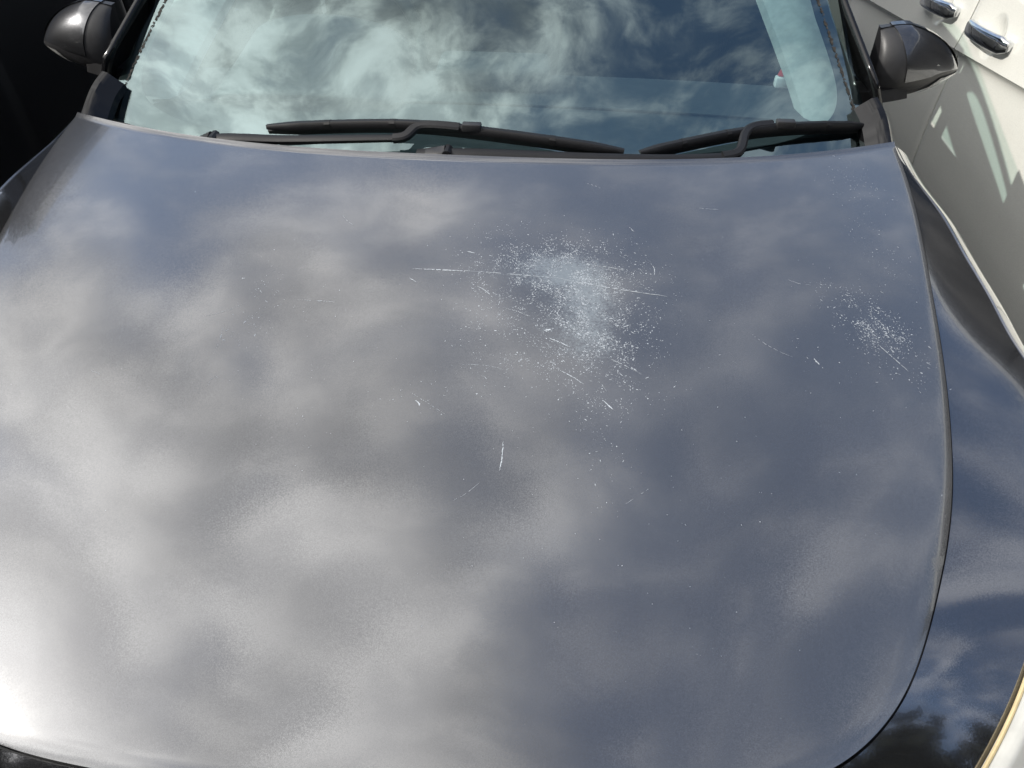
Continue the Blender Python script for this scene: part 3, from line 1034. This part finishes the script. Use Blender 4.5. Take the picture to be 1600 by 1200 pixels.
def neighbour(name, label, X0, sgn, paint, y0, y1, crease, shut, height, group):
    """sgn: direction in x away from the grey car"""
    e = empty(name, label, 'car', group)
    hs = height / 1.68
    W = 1.64
    def px_(y, z):
        zz_ = z
        off = float(side_profile(z if z < 1.035 else 1.035 + (z - 1.035) * (1.68 - 1.035) / (height - 1.035)))
        zcr = .816 + (.996 - y) * .118
        d_ = z - zcr
        if crease:
            if d_ >= 0:
                off += .016 * math.exp(-d_ / .10) - .0
            else:
                off += .016 * math.exp(d_ / .012) - .012 * math.exp(d_ / .05) + .012 * math.exp(d_ / .012)
        if crease:
            for hy_, hz_ in DISH:
                rr = ((y - hy_) / .052) ** 2 + ((z - hz_) / .058) ** 2
                if rr < 1:
                    off -= .016 * (1 - rr) ** 1.3
        ends = max(0, (abs(y - (y0 + y1) / 2) - ((y1 - y0) / 2 - .5)) / .5)
        off -= .22 * ends ** 2.5
        return X0 - sgn * off
    zs = lin(.18, .56, 10) + lin(.58, 1.0, 90)
    def panel(nm, a, b, zlist, mat, inset=0, ny=30, parent=e, solid=0):
        return surf(nm, lambda y, z: (px_(y, z) + sgn * inset, y, z), lin(a, b, ny), zlist, mat, parent, angle=60, solid=0)
    gap = .003
    cuts = [y0] + shut + [y1]
    names = ['rear_quarter', 'sliding_door', 'front_door', 'front_fender']
    doors = {}
    for i in range(len(cuts) - 1):
        a, b = cuts[i] + gap, cuts[i + 1] - gap
        ny = 40
        def f(y, z, a=a, b=b):
            return (px_(y, z), y, z)
        mids = lin(a + .004, b - .004, ny)
        if crease:
            mids = [y for y in mids if all(abs(y - h_[0]) > .06 for h_ in DISH)] + [h_[0] + q for h_ in DISH for q in lin(-.058, .058, 27) if a + .006 < h_[0] + q < b - .006]
            mids.sort()
        ys = [a, a] + mids + [b, b]
        V = []
        for k, y in enumerate(ys):
            zrow = zs
            if crease:
                zc_ = .816 + (.996 - y) * .118
                zrow = [.18 + (zc_ - .18) * (1 - (1 - f_) ** 2.2) for f_ in lin(0, 1, 46)] + [zc_ + (1.0 - zc_) * f_ ** 1.25 for f_ in lin(0, 1, 56)[1:]]
            for z in zrow:
                x = px_(y, z)
                if k in (0, len(ys) - 1):
                    x += sgn * .02
                elif k in (1, len(ys) - 2):
                    x += sgn * .0015
                V.append((x, y, z))
        doors[names[i]] = obj(names[i], V, gridF(len(ys), len(zrow)), paint, e, angle=60)
    # inner shell behind the gaps, windows and roof
    zi = lin(.15, 1.0, 24)
    panel('inner_shell', y0 + .05, y1 - .05, zi, 'rubber', .022, 20)
    zu = lin(1.0, 1.035, 5)
    panel('belt_line', y0 + .02, y1 - .7, zu, paint, 0, 20)
    zwn = lin(1.035, 1.56 * hs, 10)
    wc = [y0 + .15] + shut[:-1] + [shut[-1] - .05]
    for i in range(len(wc) - 1):
        panel('side_window', wc[i] + .03, wc[i + 1] - .03, zwn, 'tint', .004, 12)
    panel('window_pillars', y0 + .05, shut[-1], zwn, 'gloss_black', .012, 20)
    zr = lin(1.56 * hs, 1.68 * hs, 10)
    rf = panel('roof_rail', y0 + .05, shut[-1] - .15, zr, paint, 0, 20)
    xr0 = px_((y0 + y1) / 2, 1.68 * hs)
    xr1 = X0 + sgn * (W - abs(xr0 - X0))
    surf('roof', lambda a, b: (xr0 + (xr1 - xr0) * a, y0 + .07 + (shut[-1] - .2 - y0) * b, 1.68 * hs + .03 * math.sin(math.pi * a) - .06 * (2 * b - 1) ** 4), lin(0, 1, 14), lin(0, 1, 14), paint, e)
    surf('far_side', lambda a, b: (X0 + sgn * (W - (.25 * max(0, b - .6) / .4)), y0 + .2 + (y1 - y0 - .4) * a, .2 + (1.66 * hs - .2) * b), lin(0, 1, 6), lin(0, 1, 10), paint, e)
    for yy, s_ in ((y0 + .02, 1), (y1 - .02, -1)):
        top = 1.62 * hs if s_ > 0 else 1.0
        surf('end_panel', lambda a, b, yy=yy, s_=s_, top=top: (X0 + sgn * (.15 + (W - .3) * a), yy + s_ * (.10 * (2 * a - 1) ** 4 + .12 * b ** 2), .2 + (top - .2) * b), lin(0, 1, 10), lin(0, 1, 8), paint, e)
    surf('bonnet', lambda a, b: (X0 + sgn * (.10 + (W - .2) * a), shut[-1] - .1 + (y1 - shut[-1] + .02) * b, 1.10 * hs - .12 * b * b + .02 * math.sin(math.pi * a)), lin(0, 1, 10), lin(0, 1, 8), paint, e)
    surf('windscreen', lambda a, b: (X0 + sgn * (.10 + .12 * b + (W - .2 - .24 * b) * a), shut[-1] + .35 - .55 * b, 1.10 * hs + .5 * hs * b), lin(0, 1, 8), lin(0, 1, 6), 'tint', e)
    for yy in (y0 + .52, y1 - .75):
        wheel(e, X0 + sgn * .10, yy, .30, -sgn)
    return e, doors, px_


wc_, wd_, wpx = neighbour('white_car', 'white car with chrome door handles parked beside the grey car', 1.290, 1, 'white', -.90, 2.6, True, [.03, .988, 2.0], 1.76, 'cars parked either side')
bc_, bd_, bpx = neighbour('black_car', 'black car in deep shade parked on the left of the grey car', -1.30, -1, 'black', -1.5, 2.7, False, [-.1, .95, 1.95], 1.66, 'cars parked either side')
bc_.scale = (1, -1, 1)
bc_.location = (0, 2.2, 0)


def handle(door, y0, y1, z0, z1, px_):
    """chrome bar with a dished recess behind it"""
    n = 40
    xb, xe_ = px_(y0, z0), px_(y1, z1)
    pth = []
    for i in range(n):
        t = i / (n - 1)
        y, z = y0 + (y1 - y0) * t, z0 + (z1 - z0) * t
        pth.append((xb + (xe_ - xb) * t - (.013 + .017 * math.sin(math.pi * min(max(t, 0.0), 1)) ** .5), y, z))
    prof = [(-.007, -.018), (.003, -.021), (.010, -.017), (.014, -.006), (.014, .006), (.010, .017), (.003, .021), (-.007, .014)]
    prof = [(.0115 * math.copysign(abs(math.cos(k * math.pi / 12)) ** .8, math.cos(k * math.pi / 12)), .021 * math.copysign(abs(math.sin(k * math.pi / 12)) ** .7, math.sin(k * math.pi / 12))) for k in range(24)]
    hb = sweep('door_handle', pth, [(-a, b) for a, b in prof], 'chrome', door, upv=(0, 0, 1), scale=lambda t: (min(1, .6 + 6 * min(t, 1 - t)), min(1, .62 + 5 * min(t, 1 - t))), angle=60)
    for t in (.06, .94):
        y, z = y0 + (y1 - y0) * t, z0 + (z1 - z0) * t
        rbox('handle_mount', (xb + (xe_ - xb) * t - .006, y, z), (.02, .022, .026), 'chrome', hb, .004, 2)


handle(wd_['sliding_door'], .942, .712, .893, .914, wpx)
handle(wd_['front_door'], 1.29, 1.055, .866, .893, wpx)
